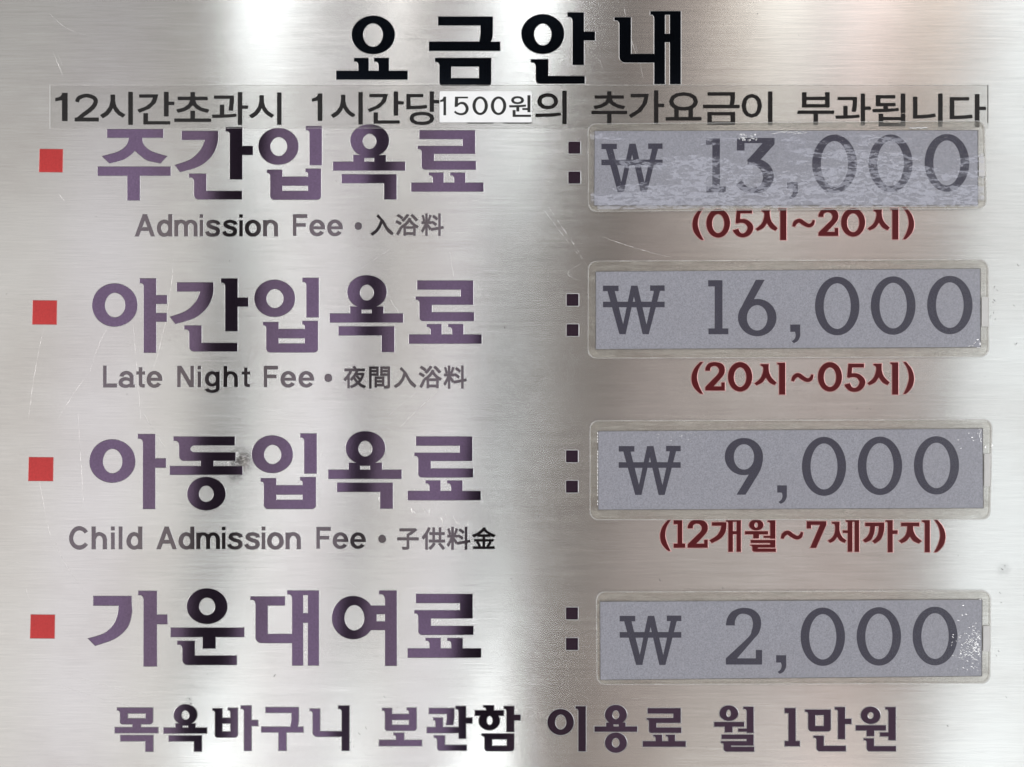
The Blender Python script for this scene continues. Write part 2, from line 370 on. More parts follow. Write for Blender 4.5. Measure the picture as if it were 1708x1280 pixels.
# ------------------------------------------------------------------ solids
FONT_OB = None
def font_shape(ch, grow):
    """outline of one ideograph or syllable from Blender's built-in font, thickened by grow"""
    global FONT_OB
    if FONT_OB is None:
        cu = bpy.data.curves.new('character_outline', 'FONT'); FONT_OB = bpy.data.objects.new('character_outline', cu); COL.objects.link(FONT_OB)
        cu.size = 1; cu.fill_mode = 'FRONT'; cu.resolution_u = 3
    FONT_OB.data.body = ch
    dg = bpy.context.evaluated_depsgraph_get(); dg.update()
    me = bpy.data.meshes.new_from_object(FONT_OB.evaluated_get(dg))
    vs = [(v.co.x, -v.co.y) for v in me.vertices]; fs = [tuple(p.vertices) for p in me.polygons]
    bpy.data.meshes.remove(me)
    polys = [[vs[i] for i in f] for f in fs]
    cnt = {}
    for f in fs:
        for i in range(len(f)): e = tuple(sorted((f[i - 1], f[i]))); cnt[e] = cnt.get(e, 0) + 1
    for (p, q), c in cnt.items():
        if c > 1: continue
        (ax, ay), (bx, by) = vs[p], vs[q]; l = math.hypot(bx - ax, by - ay)
        if l < 1e-5: continue
        ux, uy = (bx - ax) / l * grow, (by - ay) / l * grow
        polys.append([(ax - uy - ux * .4, ay + ux - uy * .4), (bx - uy + ux * .4, by + ux + uy * .4), (bx + ux, by + uy), (bx + uy + ux * .4, by - ux + uy * .4), (ax + uy - ux * .4, ay - ux - uy * .4), (ax - ux, ay - uy)])
    K = 1000
    v2, f2 = fuse([[(x * K, y * K) for x, y in p] for p in polys])
    return v2, f2
def fuse(polys):
    """union of overlapping outlines as one triangulated sheet"""
    vs, fs = [], []
    for p in polys:
        q = [p[i] for i in range(len(p)) if math.hypot(p[i][0] - p[i - 1][0], p[i][1] - p[i - 1][1]) > 1e-4]
        if len(q) < 3: continue
        area = sum(q[i - 1][0] * q[i][1] - q[i][0] * q[i - 1][1] for i in range(len(q)))
        if area < 0: q.reverse()
        fs.append(list(range(len(vs), len(vs) + len(q)))); vs += [Vector(v) for v in q]
    ov, oe, of, a, b, c = delaunay_2d_cdt(vs, [], fs, 0, 1e-3)
    P = [[vs[i] for i in f] for f in fs]; PB = [(min(v.x for v in p), min(v.y for v in p), max(v.x for v in p), max(v.y for v in p)) for p in P]
    def inside(x, y):
        for p, b in zip(P, PB):
            if b[0] <= x <= b[2] and b[1] <= y <= b[3]:
                r = False
                for i in range(len(p)):
                    a, q = p[i - 1], p[i]
                    if (a.y > y) != (q.y > y) and x < (q.x - a.x) * (y - a.y) / (q.y - a.y) + a.x: r = not r
                if r: return True
        return False
    keep = [tuple(f) for f in of if inside(sum(ov[i][0] for i in f) / len(f), sum(ov[i][1] for i in f) / len(f))]
    return [(v[0], v[1]) for v in ov], keep
def bbox(vs):
    xs = [v[0] for v in vs]; ys = [v[1] for v in vs]; return min(xs), min(ys), max(xs), max(ys)
def fit(vs, box):
    a = bbox(vs); kx = (box[2] - box[0]) / (a[2] - a[0]); ky = (box[3] - box[1]) / (a[3] - a[1])
    return [(box[0] + (x - a[0]) * kx, box[1] + (y - a[1]) * ky) for x, y in vs]

def px(x, y, d=0): return ((x - CX) * S, -d, (CY - y) * S)

def build(name, vs, fs, z0, z1, mats, parent, skirt=0.0, label=None):
    """flat shape (photograph pixels) -> solid from depth z0 to z1 in front of the sign; skirt = sloped edge width in px"""
    used = sorted({i for f in fs for i in f}); mp = {j: i for i, j in enumerate(used)}
    vs = [vs[j] for j in used]; fs = [[mp[i] for i in f] for f in fs]
    F = []
    for f in fs:
        ar = sum(vs[f[i - 1]][0] * vs[f[i]][1] - vs[f[i]][0] * vs[f[i - 1]][1] for i in range(len(f)))
        F.append(f if ar < 0 else f[::-1])           # pixels run downwards
    edges = {}
    for f in F:
        for i in range(len(f)): edges[(f[i - 1], f[i])] = 1
    bd = [e for e in edges if (e[1], e[0]) not in edges]
    nrm = {}
    for a, b in bd:
        dx, dy = vs[b][0] - vs[a][0], vs[b][1] - vs[a][1]; l = math.hypot(dx, dy) or 1
        # outward of a face that is counter-clockwise with y up (clockwise here)
        nx, ny = -dy / l, dx / l
        for v in (a, b): nrm.setdefault(v, []).append((nx, ny))
    x0, y0, x1, y1 = bbox(vs); ox, oy = (x0 + x1) / 2, (y0 + y1) / 2
    co = [((x - ox) * S, -(z1 - z0), (oy - y) * S) for x, y in vs]
    low = {}
    for v, ns in nrm.items():
        sx, sy = sum(n[0] for n in ns), sum(n[1] for n in ns); l = math.hypot(sx, sy)
        if l < .3: sx, sy, k = 0, 0, 0
        else:
            sx, sy = sx / l, sy / l; k = min(1 / max(.5, sx * ns[0][0] + sy * ns[0][1]), 1.6)
        low[v] = len(co)
        x, y = vs[v][0] + sx * k * skirt, vs[v][1] + sy * k * skirt
        co.append(((x - ox) * S, 0, (oy - y) * S))
    faces = [tuple(f) for f in F]; nf = len(faces)
    faces += [(b, a, low[a], low[b]) for a, b in bd]
    me = bpy.data.meshes.new(name); me.from_pydata(co, [], faces); me.update()
    for m in mats: me.materials.append(m)
    if len(mats) > 1:
        for i in range(nf, len(faces)): me.polygons[i].material_index = 1
    o = bpy.data.objects.new(name, me); COL.objects.link(o)
    o.location = px(ox, oy, z0)
    if parent is not None:
        o.parent = parent; o.location = Vector(px(ox, oy, z0)) - parent.location
    if label: o['label'] = label
    return o
def glyph(name, polys, box, parent, mats, z0=0.0, z1=.00015, skirt=.8, label=None):
    vs, fs = fuse(polys)
    return build(name, fit(vs, box), fs, z0, z1, mats, parent, skirt, label)
def crop(x0, y0, w):                       # photograph crop shown 1708 px wide -> photograph pixels
    k = w / 1708
    return lambda a, b, c, d: (x0 + a * k, y0 + b * k, x0 + c * k, y0 + d * k)
def inplace(name, polys, x0, y0, w, parent, mats, **kw):
    vs, fs = fuse(polys); k = w / 1708
    z0 = kw.pop('z0', 0.0); z1 = kw.pop('z1', .00015); skirt = kw.pop('skirt', .8)
    return build(name, [(x0 + x * k, y0 + y * k) for x, y in vs], fs, z0, z1, mats, parent, skirt, kw.get('label'))

def thing(name, label, cat, loc, group=None):
    o = bpy.data.objects.new(name, None); COL.objects.link(o); o.location = loc
    o['label'] = label; o['category'] = cat; o.empty_display_size = .01
    if group: o['group'] = group
    return o
def mesh_ob(name, co, faces, mats, parent=None, loc=(0, 0, 0)):
    me = bpy.data.meshes.new(name); me.from_pydata(co, [], faces); me.update()
    for m in mats: me.materials.append(m)
    o = bpy.data.objects.new(name, me); COL.objects.link(o); o.location = loc
    if parent is not None: o.parent = parent; o.location = Vector(loc) - parent.location
    return o

# ------------------------------------------------------------------ the steel sign
sign = thing('steel_sign', 'brushed stainless steel price board with purple, black and red etched lettering', 'sign', (0, 0, 0))
x0, z0_, x1, z1_ = (-330 - CX) * S, (CY - 1600) * S, (2040 - CX) * S, (CY + 320) * S
T = .0015
co = [(x0, 0, z0_), (x1, 0, z0_), (x1, 0, z1_), (x0, 0, z1_),
      (x0 - T, T, z0_ - T), (x1 + T, T, z0_ - T), (x1 + T, T, z1_ + T), (x0 - T, T, z1_ + T),
      (x0 - T, .02, z0_ - T), (x1 + T, .02, z0_ - T), (x1 + T, .02, z1_ + T), (x0 - T, .02, z1_ + T)]
fa = [(0, 1, 2, 3), (0, 4, 5, 1), (1, 5, 6, 2), (2, 6, 7, 3), (3, 7, 4, 0), (4, 8, 9, 5), (5, 9, 10, 6), (6, 10, 11, 7), (7, 11, 8, 4), (8, 11, 10, 9)]
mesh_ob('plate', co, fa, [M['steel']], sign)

TM = [M['title'], M['rim']]; PM = [M['purple'], M['rim']]; CM = [M['caption'], M['rim']]
RM = [M['maroon'], M['redrim']]; BM = [M['red'], M['redrim']]

a = (540, 0, 620)
inplace('title_letter', O(128, 74, 327, 250, 181, 108, 272, 217) + V(159, 268, 207, 330, 139, 16) + V(252, 268, 300, 330, 231, 16) + R(57, 327, 386, 367), *a, sign, TM)
inplace('title_letter', R(525, 78, 777, 118) + sm('720,78* 777,78* 777,150* 774,180 764,196* 714,196* 720,160 720,118*') + R(483, 193, 811, 235) +
        BOX(531, 268, 770, 395, 586, 307, 713, 361, 511, 18, 16), *a, sign, TM)
inplace('title_letter', O(908, 67, 1105, 249, 966, 109, 1047, 211) + V(1143, 59, 1196, 300, 1120, 20) + R(1195, 147, 1247, 187) + N(974, 274, 1200, 386, 58, 35, 952, 14, 20), *a, sign, TM)
inplace('title_letter', N(1358, 81, 1520, 289, 54, 40, 1335, 14, 28) + V(1518, 53, 1568, 388, 1500, 16) + R(1590, 53, 1641, 388) + R(1567, 53, 1591, 69) + R(1567, 157, 1591, 195), *a, sign, TM)

# fee names
ryo_box = {1: (685.8, 218, 806.5, 320), 2: (682, 468.5, 803.5, 573.5), 3: (680, 728.5, 802, 834.5), 4: (680, 991, 802.5, 1097)}
ip_box = {1: (431, 211, 537, 333.5), 2: (424, 464, 532, 588), 3: (420, 723.5, 528.5, 849)}
yok_box = {1: (555.5, 208, 676, 333), 2: (550, 459.5, 672.5, 587.5), 3: (547.5, 719.5, 670, 848.5)}
a = (60, 130, 600)
inplace('fee_letter', R(338, 245, 605, 285) + sm('442,284* 505,284* 512,318 550,350 622,373* 592,406* 530,392 495,368 470,346* 448,368 412,390 350,407* 315,373* 390,352 430,322') +
        R(293, 423, 640, 465) + R(434, 464, 494, 582), *a, sign, PM)
glyph('fee_letter', GAN, (292, 212.5, 422, 333), sign, PM)
a = (0, 420, 420)
inplace('fee_letter', O(625, 217, 933, 508, 712, 278, 850, 448, 48) + V(975, 183, 1060, 685, 948, 30) + R(1059, 297, 1134, 354) + R(1059, 418, 1132, 475), *a, sign, PM)
inplace('fee_letter', GAN, *a, sign, PM)
a = (130, 700, 350)
inplace('fee_letter', O(94, 163, 468, 513, 203, 237, 362, 440, 48) + V(529, 120, 630, 727, 488, 34) + R(629, 318, 717, 391), *a, sign, PM)
inplace('fee_letter', R(824, 140, 1278, 210) + V(824, 140, 917, 300, 778, 32) + R(824, 280, 917, 335, bl=40) + R(824, 268, 1284, 335, bl=40) + sm('915,208* 945,208* 922,222 915,240*') + sm('915,270* 945,270* 922,256 915,240*') +
        R(1000, 330, 1105, 384) + R(748, 380, 1340, 449) + O(890, 468, 1203, 739, 985, 538, 1105, 672, 48), *a, sign, PM)
a = (30, 960, 400)
inplace('fee_letter', sm('537,148* 810,148* 810,200 812,265 780,370 690,450 550,500* 500,450* 610,415 680,350 710,280 718,214* 537,214*') + V(895, 111, 990, 647, 857, 28) + R(985, 280, 1065, 346), *a, sign, PM)
inplace('fee_letter', O(1203, 93, 1492, 345, 1290, 157, 1405, 284, 48) + R(1088, 373, 1612, 438) + R(1316, 437, 1408, 520) + N(1172, 467, 1559, 637, 88, 65, 1135, 25, 38), *a, sign, PM)
a = (400, 960, 420)
inplace('fee_letter', R(107, 144, 307, 203) + V(107, 144, 190, 420, 72, 20) + R(107, 400, 190, 458, bl=42) + R(107, 398, 356, 458, bl=42) + V(355, 103, 430, 610, 322, 24) +
        R(462, 103, 537, 610) + R(429, 103, 463, 132) + R(429, 257, 463, 320), *a, sign, PM)
inplace('fee_letter', O(625, 140, 915, 432, 710, 200, 845, 374, 48) + R(880, 205, 986, 262) + R(880, 312, 986, 370) + R(870, 250, 928, 320) + V(985, 103, 1065, 612, 945, 24), *a, sign, PM)
for r in (1, 2, 3): glyph('fee_letter', IP, ip_box[r], sign, PM)
for r in (1, 2, 3): glyph('fee_letter', YOK, yok_box[r], sign, PM)
for r in (1, 2, 3, 4): glyph('fee_letter', RYO, ryo_box[r], sign, PM)

# bottom line
a = (180, 1160, 420); c = crop(*a)
FN = dict(parent=sign, mats=PM, skirt=1.3)
def foot(polys, a): return inplace('footer_letter', polys, *a, sign, PM, skirt=1.2)
foot(BOX(83, 85, 305, 195, 134, 122, 257, 158, 62, 16, 20) + R(167, 190, 223, 220) + R(47, 218, 340, 255) + R(85, 272, 307, 310) + R(255, 272, 307, 381), a)
glyph('footer_letter', YOK, c(378, 62, 671, 380), sign, PM, skirt=1.2)
foot(V(727, 90, 775, 265, 711, 13) + V(832, 87, 880, 265, 815, 13) + R(770, 154, 835, 190) + R(727, 247, 880, 285, bl=20, br=20) + R(727, 260, 775, 285, bl=20) + R(832, 260, 880, 285, br=20) +
     V(924, 71, 973, 375, 903, 20) + R(972, 170, 1017, 207), a)
foot(R(1070, 82, 1293, 118) + sm('1244,84* 1293,84* 1293,170 1286,218* 1236,218* 1246,165 1246,118*') + R(1041, 215, 1325, 250) + R(1158, 249, 1210, 374), a)
foot(N(1390, 92, 1590, 280, 48, 35, 1370, 13, 32) + V(1587, 71, 1637, 375, 1563, 20), a)
a = (600, 1160, 420)
foot(V(172, 88, 218, 225, 153, 14) + V(335, 85, 385, 225, 320, 14) + R(210, 128, 340, 166) + R(172, 202, 385, 239, bl=18, br=18) + R(172, 215, 218, 239, bl=18) + R(335, 215, 385, 239, br=18) +
     V(247, 256, 300, 308, 232, 13) + R(132, 304, 421, 343), a)
foot(R(470, 88, 640, 125) + sm('590,90* 640,90* 640,150 632,200* 585,200* 592,160 592,124*') + V(515, 153, 563, 220, 500, 14) + R(456, 217, 674, 255) + V(672, 74, 720, 293, 651, 18) +
     R(719, 153, 763, 190) + N(527, 274, 724, 374, 50, 36, 505, 13, 20), a)
foot(V(858, 69, 910, 106, 840, 12) + R(782, 103, 977, 138) + O(808, 106, 950, 236, 860, 139, 903, 203) + V(997, 74, 1047, 247, 979, 18) + R(1046, 132, 1091, 170) +
     BOX(848, 261, 1047, 378, 897, 297, 999, 344, 829, 13, 22), a)
a = (900, 1160, 310); c = crop(*a)
foot(O(72, 126, 315, 366, 142, 177, 246, 315) + V(356, 100, 425, 515, 330, 24), a)
foot(O(600, 88, 802, 268, 668, 138, 733, 220) + R(612, 250, 680, 290) + R(727, 250, 790, 290) + R(676, 245, 730, 266) + R(504, 286, 897, 335) + O(600, 342, 802, 528, 664, 391, 735, 480), a)
glyph('footer_letter', RYO, c(948, 118, 1343, 472), sign, PM, skirt=1.2)
a = (1180, 1160, 360)
foot(WOL, a)
inplace('footer_digit', R(611, 101, 660, 140) + R(641, 101, 698, 402) + R(611, 362, 731, 402), *a, sign, PM, skirt=1.2)
foot(BOX(797, 113, 976, 285, 853, 156, 921, 243, 772, 18, 26) + V(1033, 93, 1089, 346, 1008, 20) + R(1088, 185, 1140, 227) + N(863, 320, 1095, 442, 58, 42, 839, 15, 24), a)
foot(O(1213, 90, 1368, 226, 1266, 132, 1315, 187) + R(1174, 237, 1413, 278) + R(1260, 277, 1320, 323) + V(1432, 93, 1490, 355, 1407, 18) + R(1365, 293, 1433, 325) + N(1260, 340, 1492, 442, 58, 40, 1237, 15, 24), a)

# red hours
def hours(items, mp):
    for nm, g, b in items: glyph(nm, g, mp(*b), sign, RM, z1=.00013, skirt=1.2)
D_, H_, P_ = 'hours_digit', 'hours_letter', 'hours_mark'
c = crop(1140, 330, 400)
hours([(P_, PL, (63, 75, 145, 302)), (D_, B0, (162, 80, 332, 285)), (D_, B5, (353, 85, 498, 283)), (H_, SI, (512, 77, 733, 302)), (P_, TIL, (775, 150, 937, 212)),
       (D_, B2, (961, 77, 1104, 273)), (D_, B0, (1122, 75, 1294, 278)), (H_, SI, (1310, 75, 1531, 298)), (P_, PR, (1562, 70, 1643, 298))], c)
c = crop(960, 420, 380); k = 360 * 4.4947
hours([(P_, PL, (868, 827, 957, 1067)), (D_, B2, (972, 828, 1120, 1042)), (D_, B0, (1142, 828, 1325, 1050)), (H_, SI, (1340, 833, 1572, 1072)), (P_, TIL, (1617, 910, 1785, 978))], c)
c = crop(1320, 420, 380)
hours([(D_, B0, (198, 828, 380, 1050)), (D_, B5, (398, 840, 555, 1052)), (H_, SI, (568, 830, 802, 1072)), (P_, PR, (838, 827, 920, 1068))], c)
c = crop(960, 690, 380)
hours([(P_, PL, (633, 797, 715, 1032)), (D_, B1, (735, 800, 823, 1007)), (D_, B2, (840, 797, 992, 1007)), (H_, GAE, (1003, 800, 1240, 1037)), (H_, WOL, (1270, 795, 1502, 1037)), (P_, TIL, (1538, 878, 1707, 945))], c)
c = crop(1320, 690, 380)
hours([(D_, B7, (115, 808, 262, 1008)), (H_, SE, (272, 800, 508, 1037)), (H_, KKA, (534, 800, 797, 1040)), (H_, JI, (803, 800, 1038, 1040)), (P_, PR, (1070, 797, 1155, 1040))], c)

# colons and bullets
for y in (236.5, 286.5, 490.5, 541, 751.5, 802, 1013.5, 1064.5):
    xx = 948 if y < 300 else (945 if y < 600 else 944)
    glyph('colon_dot', R(0, 0, 20, 20, 1, 1, 1, 1), (xx, y, xx + 20, y + 20), sign, PM, skirt=1.3)
for b in ((65.3, 249, 105, 287.5), (54, 501.5, 95, 541.5), (47.3, 763, 89, 802.5), (50.5, 1025.5, 91.5, 1065)):
    vs, fs = fuse([[(b[0] + 1, b[1]), (b[2], b[1] + .4), (b[2] - .6, b[3]), (b[0], b[3] - .3)]])
    build('bullet_square', vs, fs, 0, .00014, BM, sign, .8)

# captions: grotesque lower case drawn on a 100-unit cap height
LAT = {
    'A': [[(0, 100), (36, 0), (56, 0), (19, 100)], [(36, 0), (56, 0), (92, 100), (73, 100)]] + R(24, 60, 68, 75),
    'C': O(0, -2, 92, 102, 18, 15, 76, 85, 40, 36, 324), 'F': R(0, 0, 17, 100) + R(0, 0, 68, 16) + R(0, 42, 61, 57), 'L': R(0, 0, 17, 100) + R(0, 84, 66, 100),
    'N': R(0, 0, 17, 100) + R(63, 0, 80, 100) + [[(0, 0), (21, 0), (80, 100), (59, 100)]],
    'a': R(43, 46, 59, 100) + O(3, 25, 59, 82, 19, 39, 43, 66, 24, 192, 362) + O(0, 54, 54, 102, 16, 67, 45, 89, 32) + R(50, 88, 64, 100),
    'd': O(0, 25, 59, 102, 17, 40, 44, 87, 36) + R(44, 0, 60, 100), 'e': O(0, 25, 62, 102, 16, 39, 46, 88, 36, 36, 362) + R(8, 57, 62, 69),
    'g': O(0, 25, 59, 98, 17, 40, 44, 84, 36) + R(44, 27, 60, 108) + O(0, 86, 60, 128, 16, 92, 44, 115, 24, 0, 168),
    'h': R(0, 0, 16, 100) + O(0, 25, 58, 90, 16, 39, 42, 80, 24, 178, 362) + R(42, 55, 58, 100), 'i': R(0, 0, 16, 15) + R(0, 27, 16, 100), 'l': R(0, 0, 16, 100),
    'm': R(0, 27, 16, 100) + O(0, 25, 53, 90, 16, 39, 37, 75, 24, 178, 362) + O(37, 25, 90, 90, 53, 39, 74, 75, 24, 178, 362) + R(37, 55, 53, 100) + R(74, 55, 90, 100),
    'n': R(0, 27, 16, 100) + O(0, 25, 58, 90, 16, 39, 42, 80, 24, 178, 362) + R(42, 55, 58, 100), 'o': O(0, 25, 63, 102, 17, 40, 46, 87, 40),
    's': ST([(48, 47, 15), (45, 38, 15), (30, 32, 14), (14, 36, 15), (10, 48, 16), (24, 59, 16), (40, 65, 16), (47, 77, 16), (41, 91, 15), (26, 95, 14), (11, 91, 15), (4, 79, 15)]),
    't': R(11, 8, 27, 88) + R(0, 27, 39, 40) + ST([(19, 80, 16), (22, 91, 15), (38, 94, 13)])}
LCACHE = {}
def word(text, box, name='caption_letter'):
    """box: left, cap line, right, baseline"""
    ky = (box[3] - box[1]) / 100; kx = ky
    for ch in text:
        if ch not in LCACHE: LCACHE[ch] = fuse(LAT[ch])
    ws = [bbox(LCACHE[ch][0]) for ch in text]; sx = lambda ch: 1.2 if ch in 'adeghmnos' else (1.06 if ch in 'ilt' else 1.0)
    track = (box[2] - box[0] - sum((w[2] - w[0]) * kx * sx(ch) for ch, w in zip(text, ws))) / (len(text) - 1)
    x = box[0]
    for ch, w in zip(text, ws):
        vs, fs = LCACHE[ch]
        build(name, [(x + (p - w[0]) * kx * sx(ch), box[1] + q * ky) for p, q in vs], fs, 0, .00012, CM, sign, .6)
        x += (w[2] - w[0]) * kx * sx(ch) + track
def han(ch, box, name='caption_ideograph', off=.020, parent=sign, mats=CM, z0=0, z1=.00012, skirt=.5):
    g = font_shape(ch, off)
    return build(name, fit(g[0], box), g[1], z0, z1, mats, parent, skirt)
def dot(x, y, r): glyph('caption_dot', [[(x + r * math.cos(t * math.pi / 12), y + r * math.sin(t * math.pi / 12)) for t in range(24)]], (x - r, y - r, x + r, y + r), sign, CM, z1=.00012, skirt=.6)
word('Admission', (225, 358, 464, 394.3)); word('Fee', (488.5, 358, 572, 393.5)); dot(597.7, 377.5, 6.2)
c = crop(200, 345, 560)
for ch, b in zip('入浴料', ((1275, 40, 1392, 147), (1402, 38, 1520, 148), (1532, 35, 1648, 148))): han(ch, c(*b))
word('Late', (172, 610.6, 271, 646.2)); word('Night', (295.6, 610.8, 417.5, 645.8)); word('Fee', (440, 610.8, 524, 645.8)); dot(547.6, 630.6, 6.6)
c = crop(400, 420, 460)
for ch, b in zip('夜間入浴料', ((643, 708, 780, 846), (800, 712, 932, 848), (955, 716, 1092, 844), (1108, 708, 1250, 846), (1262, 706, 1406, 848))): han(ch, c(*b))
word('Child', (115.5, 879, 237.6, 916)); word('Admission', (261, 879, 502, 916)); word('Fee', (527.7, 879.5, 610.5, 915)); dot(637.5, 899, 6.6)
c = crop(410, 700, 440)
for ch, b in zip('子供料金', ((980, 705, 1120, 843), (1140, 698, 1290, 843), (1302, 695, 1455, 843), (1465, 697, 1618, 838))): han(ch, c(*b))

# scratches and specks in the steel
def strokes(name, lines, mat, z=.00003, parent=sign):
    co, fa = [], []
    for pts, w in lines:
        n = len(pts)
        for i, p in enumerate(pts):
            q = pts[min(i + 1, n - 1)]; o = pts[max(i - 1, 0)]
            dx, dy = q[0] - o[0], q[1] - o[1]; l = math.hypot(dx, dy) or 1
            ww = w * (.25 + .75 * math.sin(math.pi * min(max((i + .35) / n, 0), 1))) * random.uniform(.5, 1.0) / 2
            nx, ny = -dy / l * ww, dx / l * ww
            b = len(co)
            co += [px(p[0] + nx, p[1] + ny, 0.000005), px(p[0], p[1], z), px(p[0] - nx, p[1] - ny, 0.000005)]
            if i < n - 1: fa += [(b, b + 1, b + 4, b + 3), (b + 1, b + 2, b + 5, b + 4)]
    o = mesh_ob(name, co, fa, [mat], parent); o['kind'] = 'stuff'
    return o
def arc(x0, y0, x1, y1, bend=0, n=16):
    dx, dy = x1 - x0, y1 - y0
    return [(x0 + dx * t / n - dy * bend * math.sin(math.pi * t / n) + random.gauss(0, .25), y0 + dy * t / n + dx * bend * math.sin(math.pi * t / n) + random.gauss(0, .25)) for t in range(n + 1)]
L = []
for q in ((75, 540, 48, 700, .02, .8), (178, 548, 150, 620, .03, 1.1), (150, 620, 96, 700, .02, .8), (290, 430, 255, 620, -.03, 1.0), (130, 690, 140, 850, 0, .7), (222, 540, 235, 700, 0, .6),
          (240, 690, 275, 745, .02, 1.1), (760, 622, 668, 712, .0, 1.5), (712, 640, 640, 700, .0, .7), (592, 455, 652, 415, 0, 1.0), (750, 420, 757, 465, 0, 1.1), (870, 250, 864, 305, 0, .7),
          (600, 375, 720, 340, .02, .8), (720, 340, 840, 325, .03, .7), (90, 1140, 250, 1185, .02, .9), (115, 1125, 260, 1160, .03, 1.2), (65, 800, 85, 900, 0, .7), (90, 900, 145, 990, .05, .8),
          (915, 345, 975, 435, .0, 1.1), (900, 340, 985, 450, .01, .9), (970, 440, 972, 470, .8, .9), (1005, 395, 1120, 430, .02, .9), (1045, 40, 1065, 105, 0, 1.0), (955, 15, 968, 35, .0, 1.0),
          (1060, 75, 1073, 130, 0, .8), (1000, 100, 1010, 130, 0, 1.2), (1040, 5, 1048, 60, 0, 1.2), (380, 160, 430, 150, .0, .8), (540, 745, 520, 800, 0, .8), (870, 1196, 925, 1190, 0, 1.0),
          (580, 970, 640, 1012, 0, .8), (700, 1040, 712, 1050, 0, .9), (515, 710, 540, 820, .02, .7), (690, 560, 740, 620, .01, 1.0), (640, 480, 690, 560, .01, .7), (80, 20, 150, 60, .1, .6),
          (95, 320, 115, 345, 0, .6), (1180, 640, 1205, 632, 0, .6), (680, 700, 685, 690, 0, 1), (905, 300, 925, 306, 0, .8), (770, 395, 800, 420, .1, .8)):
    L.append((arc(*q[:5]), q[5]))
for i in range(60):
    x, y = random.uniform(0, 1708), random.uniform(0, 1280); l = random.uniform(6, 60); t = random.gauss(0, .12) + (math.pi / 2.6 if random.random() < .25 else 0)
    L.append((arc(x, y, x + l * math.cos(t), y + l * math.sin(t), random.gauss(0, .03), 6), random.uniform(.25, .6)))
strokes('scratches', L, M['scratch'])
L = []
for (x, y) in ((690, 853), (687, 848), (632, 829), (735, 863), (738, 868), (760, 868), (764, 870), (780, 870), (706, 849), (716, 851), (743, 857), (756, 862)):
    L.append((arc(x, y, x + random.uniform(1, 4), y + random.uniform(3, 9), .1, 4), random.uniform(1.5, 3.5)))
strokes('bright_gouges', L, M['gouge'], .00006)
L = []
for (x, y) in ((1660, 477), (1663, 483), (1657, 499), (1656, 503), (1657, 521), (1654, 525), (1662, 532), (1690, 508), (1693, 573), (1697, 572), (1697, 440), (1670, 948), (1675, 943), (1667, 987), (1671, 1005), (1665, 1085), (1662, 1092),
               (1678, 1162), (842, 545), (787, 803), (315, 1165), (320, 1172), (585, 1238), (590, 1245), (598, 1222), (383, 434), (610, 1212), (1430, 680), (1450, 681), (1600, 926), (1265, 22), (1332, 58), (700, 1120), (460, 1125),
               (1205, 980), (1100, 965), (900, 860), (640, 1160), (1580, 1210), (560, 300)):
    L.append((arc(x, y, x + random.uniform(-3, 4), y + random.uniform(1, 5), .2, 4), random.uniform(.8, 2.0)))
for i in range(70):
    x, y = random.uniform(0, 1708), random.uniform(0, 1280)
    L.append((arc(x, y, x + random.uniform(1, 3), y + random.uniform(-1, 1), .2, 3), random.uniform(.4, 1.1)))
strokes('dirt_specks', L, M['speck'], .00005)

# ------------------------------------------------------------------ the clear notice tape
def rrect(x0, y0, x1, y1, r, n=5, jag=0):
    p = []
    for cx, cy, a0 in ((x1 - r, y1 - r, 0), (x0 + r, y1 - r, 90), (x0 + r, y0 + r, 180), (x1 - r, y0 + r, 270)):
        for k in range(n + 1):
            t = math.radians(a0 + 90 * k / n); p.append((cx + r * math.cos(t), cy + r * math.sin(t)))
    return p
TZ = .00018
tape = thing('notice_tape', 'long clear tape strip printed in black with the overtime charge, stuck below the title', 'label', px(866, 180, TZ))
vs, fs = fuse([[(83, 144), (83, 214.5), (700, 214), (1100, 215), (1560, 215.5), (1646, 216), (1648.5, 214), (1648.5, 144), (1646, 141.5), (1100, 141.5), (500, 142.5)]])
build('clear_strip', vs, fs, TZ, TZ + .00006, [M['tape']], tape, 0)
D1 = R(32, 0, 58, 134) + sm('0,24* 22,18 36,0* 50,0* 50,32* 36,34 0,40*')
D2 = ST([(195, 118, 18), (204, 99, 18), (240, 88, 17), (276, 99, 19), (283, 120, 20), (264, 148, 20), (218, 182, 18), (192, 203, 14)]) + R(184, 190, 298, 208)
D5 = R(275, 155, 432, 176) + sm('273,155* 314,155* 308,272* 268,280*') + ST([(283, 270, 22), (338, 232, 26), (393, 242, 34), (422, 295, 38), (402, 345, 32), (350, 363, 26), (298, 352, 26), (268, 330, 24)])
NT_ = dict(name='notice_letter', off=.012, parent=tape, mats=[M['tapeblack']], z0=TZ + .00006, z1=TZ + .00009, skirt=0)
def line(txt, boxes, c):
    for ch, b in zip(txt, boxes):
        kw = dict(NT_)
        if ch in '12':
            kw.pop('off'); kw['name'] = 'notice_digit'; n = kw.pop('name')
            g = D1 if ch == '1' else D2
            glyph(n, g, c(*b), kw.pop('parent'), kw.pop('mats'), **kw)
        else: han(ch, c(*b), **kw)
line('12시간초과시1시', ((92, 72, 150, 206), (184, 76, 298, 208), (305, 67, 460, 224), (482, 67, 657, 222), (657, 68, 832, 210), (835, 68, 1008, 224), (1012, 70, 1166, 224), (1310, 75, 1360, 205), (1400, 68, 1552, 222)), crop(60, 130, 600))
line('간당의', ((152, 65, 323, 218), (335, 65, 492, 225), (947, 62, 1097, 220)), crop(560, 130, 600))
line('추가요금이부과됩니다', ((60, 52, 197, 178), (203, 48, 338, 177), (343, 55, 480, 163), (485, 55, 625, 180), (632, 52, 750, 180), (845, 55, 985, 180), (990, 60, 1125, 182), (1130, 60, 1256, 185), (1285, 60, 1398, 187), (1425, 62, 1563, 188)), crop(960, 130, 748))
